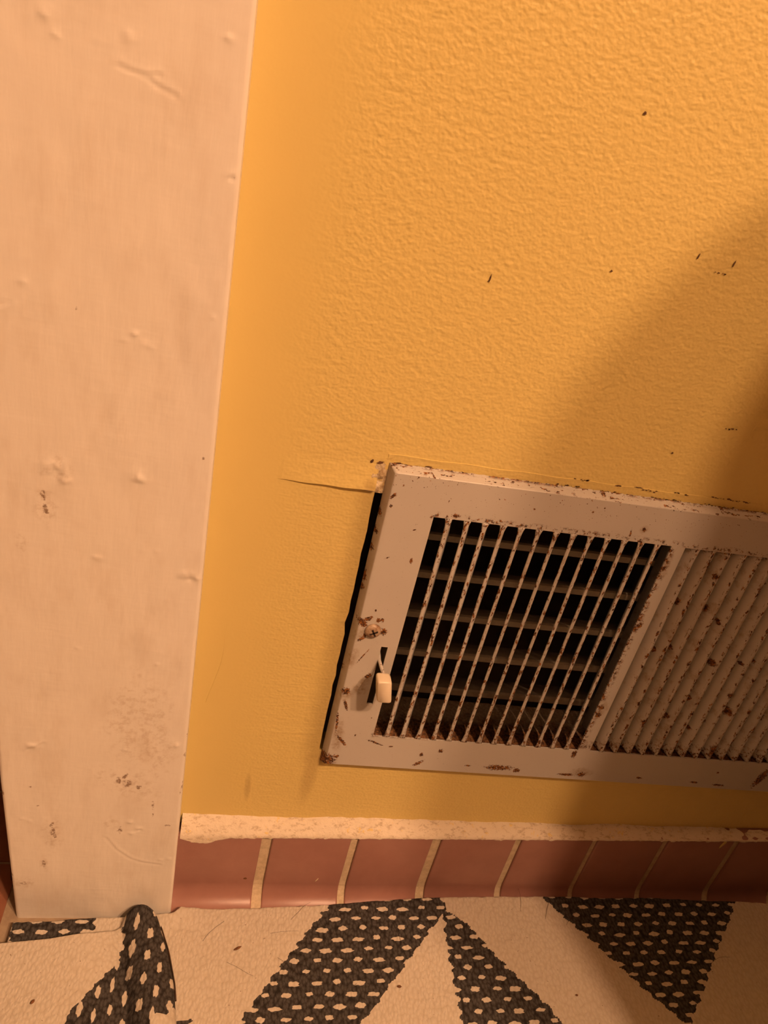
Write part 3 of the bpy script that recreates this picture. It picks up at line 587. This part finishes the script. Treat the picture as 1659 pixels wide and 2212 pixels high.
H = rug_height(X, Y, Vv); rim = 1-np.sqrt(np.clip(1-(1-np.clip(Vv/1.8, 0, 1))**2, 0, 1)); H = H-1.6*rim
T = rug_tint(X, Y)
P = np.stack([X, Y, H], -1); sk = P[:1].copy(); sk[..., 2] -= 2.6; sk[..., 1] -= 0.6
P = np.concatenate([sk, P]); T = np.concatenate([T[:1], T])
lft = P[:, :1].copy(); lft[..., 2] -= 4.0; P = np.concatenate([lft, P], 1); T = np.concatenate([T[:, :1], T], 1)
P = P[::-1]; T = T[::-1]
grid('rug_body', P, M_RUG, rug, T)
# the left end is folded over and bunched against the casing; its weave runs crosswise
XRT = ([-300, -200, -120, -87, -63.6, -46.2, -29, -23.5, -20], [24, 20, 13, 10.7, 6.6, 1.6, -5.4, -8.2, -8.6])
YT = ([-140, -85, -60.4, -38.7, -28.5, -25.6, -24.4, -20.3, -16, -12.8, -8.5, 10], [-50, -44.3, -41.5, -37.4, -34.6, -32.0, -26.6, -24.2, -23.4, -23.3, -24.2, -26])
A, Vf = np.meshgrid(np.linspace(0, 1, 270)**1.0, np.r_[np.arange(0, 75, 0.6), np.linspace(76, 270, 70)])
Y = -25-Vf
for _ in range(3):
    xr = np.interp(Y, *XRT); X = -140+(xr+140)*A; b = np.clip(Vf/55, 0, 1); Y = np.interp(X, *YT)*(1-b)+(-27)*b-Vf
xc = np.interp(-Y, [20, 33, 45, 85, 200], [-26, -24.5, -22.1, -13.5, 2]); xr = np.interp(Y, *XRT)
t = np.clip((X-xc)/(xr-xc), 0, 1)
roll = 9.5+8.0*np.clip(1-(2*t-1)**2, 0, 1)**0.5*(0.55+0.45*np.sin(np.pi*np.clip(t*0.9+0.1, 0, 1)))
sheet = 12.0+4.0*sstep(0, 26, xc-X)-2.5*np.exp(-((xc-X)/5)**2)+1.2*smooth_noise(X, Y, 22, 51)
z = np.where(X > xc, np.maximum(roll, 9.5), sheet); blend = sstep(-3, 3, X-xc); z = sheet*(1-blend)+roll*blend
z = z+2.5*np.exp(-((X+15)/8)**2-(Vf/9)**2)
e1 = np.sqrt(np.clip(1-(1-np.clip(Vf/3.2, 0, 1))**2, 0, 1)); e2 = np.sqrt(np.clip(1-(1-np.clip((xr-X)/2.2, 0, 1))**2, 0, 1))
z = 6.8+(z-6.8)*np.minimum(e1, 1)*np.where(X > xr-2.2, e2*0.9+0.1, 1)
XLB = ([-300, -86, -83.2, -74.6, -59.7, -46.1, -40, -33, -30], [-60, -43.7, -44.3, -38.4, -27.6, -21.8, -22.6, -25.6, -99]); XRB = ([-300, -86.7, -83.2, -82, -76.5, -75], [-12, -2.9, -2.2, 4.5, 8, 99])
JX = X+2.0*smooth_noise(X, Y, 2.8, 61)+0.7*np.sin(Y/PY*2*np.pi)
m = (JX > np.interp(Y, *XLB)) & (X < np.interp(Y+0.8*smooth_noise(X, Y, 2, 62), *XRB)) & (X > np.where(Y > -33, -27.5, -200))
T = m*(1-dots(Y+3.5, X-t*2.0, 12.3, 6.9, 3.3, 1.25, 71, 0.55))
grid('folded_flap', np.stack([X, Y, z], -1)[::-1], M_RUG, rug, T[::-1])
hem = [( np.interp(y, *XRT)+0.4, y, 7.6) for y in np.linspace(-27, -72, 16)]
mesh('hem_thread', *tube(hem, 0.45, 5), M_HAIR, rug, True)

# ---------------------------------------------------------------- crumbs and hairs lying on the rug
def rug_z(x, y): return float(rug_height(np.array([x]), np.array([y]), np.array([abs(y)-18]))[0])
CR = [(39.5, -44.3, 2.4, 0.75, 0.5, 'long brown crumb on the cream rug below the first tiles'), (-61.0, -76.1, 1.3, 0.8, 1.0, 'dark crumb on the cream folded end of the rug'),
      (234.5, -76.0, 0.9, 0.6, 0.2, 'small dark crumb between the two right black triangles'), (130, -68, 1.3, 0.8, 0.0, 'tan crumb on the cream gap between the black shapes')]
for x, y, l, w, a, lab in CR:
    z0 = 16.6 if x < -20 else rug_z(x, y)+0.1; secs = []
    for s, r in ((-1, 0.15), (-0.6, 0.8), (0, 1.0), (0.5, 0.85), (1, 0.2)):
        secs.append([(x+s*l*math.cos(a)-r*w*math.cos(q)*math.sin(a), y+s*l*math.sin(a)+r*w*math.cos(q)*math.cos(a), z0+w*0.5+r*w*0.6*math.sin(q)) for q in np.linspace(0, 2*math.pi, 6, endpoint=False)])
    mesh('crumb', *loft(secs), M_CRUMB, None, True, label=lab, cat='crumb', group='crumbs on the rug')
rh = random.Random(9)
HS = [(58, -36, 0.2), (62, -50, -0.6), (34, -52, -0.5), (230, -30, 1.2), (243, -34, 1.0), (215, -25, 1.3), (90, -70, 0.1), (255, -40, 1.4), (135, -45, 1.7), (70, -28, 0.9), (20, -40, 1.1), (330, -60, 0.4)]
for x, y, a in HS:
    pts = []; c = rh.uniform(-0.07, 0.07)
    for i in range(12):
        pts.append((x, y, rug_z(x, y)+0.28)); x += 1.5*math.cos(a); y += 1.5*math.sin(a); a += c+rh.uniform(-0.12, 0.12)
    mesh('hair', *tube(pts, 0.075, 4), M_HAIR, None, True, label='thin dark hair lying on the cream and black rug', cat='hair', group='loose hairs on the rug')

# ---------------------------------------------------------------- out of frame: an oval basket added to cast the wall's shadow, and the vanity light
caster = empty('shadow_caster', (485.5, -250, 9.2), label='tall oval brown shadow caster added out of view right of the vent', cat='shadow caster')
def oval(profile, cap=False):                                                  # radii scaled to an oval of 190 x 130 mm half axes
    v, f = lathe(profile, 0, 0, 48, cap); return [(485.5+x*1.90, -250+y*1.30, z) for x, y, z in v], f
mesh('body', *oval([(88, 9.2), (92, 14), (95, 250), (98, 500), (99, 668), (97, 668), (95, 640), (85, 24), (83, 18)], True), M_CASTER, caster, True)
mesh('rim', *oval([(98.5+2*math.cos(a), 671+6*math.sin(a)) for a in np.linspace(0, 2*math.pi, 9)]), M_CASTER, caster, True)
mesh('lid', *oval([(97, 668), (97, 676), (70, 680), (10, 683), (0.3, 683)]), M_CASTER, caster, True)
van = empty('vanity_light', (615, -1118, 1590), label='nickel vanity light with two warm globe bulbs on opposite wall', cat='wall lamp')
bevel(mesh('backplate', *boxvf(420, 810, -1118, -1100, 1540, 1640), M_CHROME, van), 3)
for i, (bx, by, bz) in enumerate(BULBS):
    bx, by, bz = bx*1000, by*1000, bz*1000
    secs = [[(bx+r*math.cos(a), y, bz+r*math.sin(a)) for a in np.linspace(0, 2*math.pi, 20, endpoint=False)] for r, y in ((30, -1100), (30, -1092), (20, -1085), (16, -1036))]
    sk_ = mesh('socket', *loft(secs), M_CHROME, van, True)
    secs = [[(bx+BULB_R*math.sin(p)*math.cos(a), by-BULB_R*math.cos(p), bz+BULB_R*math.sin(p)*math.sin(a)) for a in np.linspace(0, 2*math.pi, 14, endpoint=False)] for p in np.linspace(0.05, math.pi-0.05, 9)]
    mesh('bulb', *loft(secs), bulb_mat(i), sk_, True)
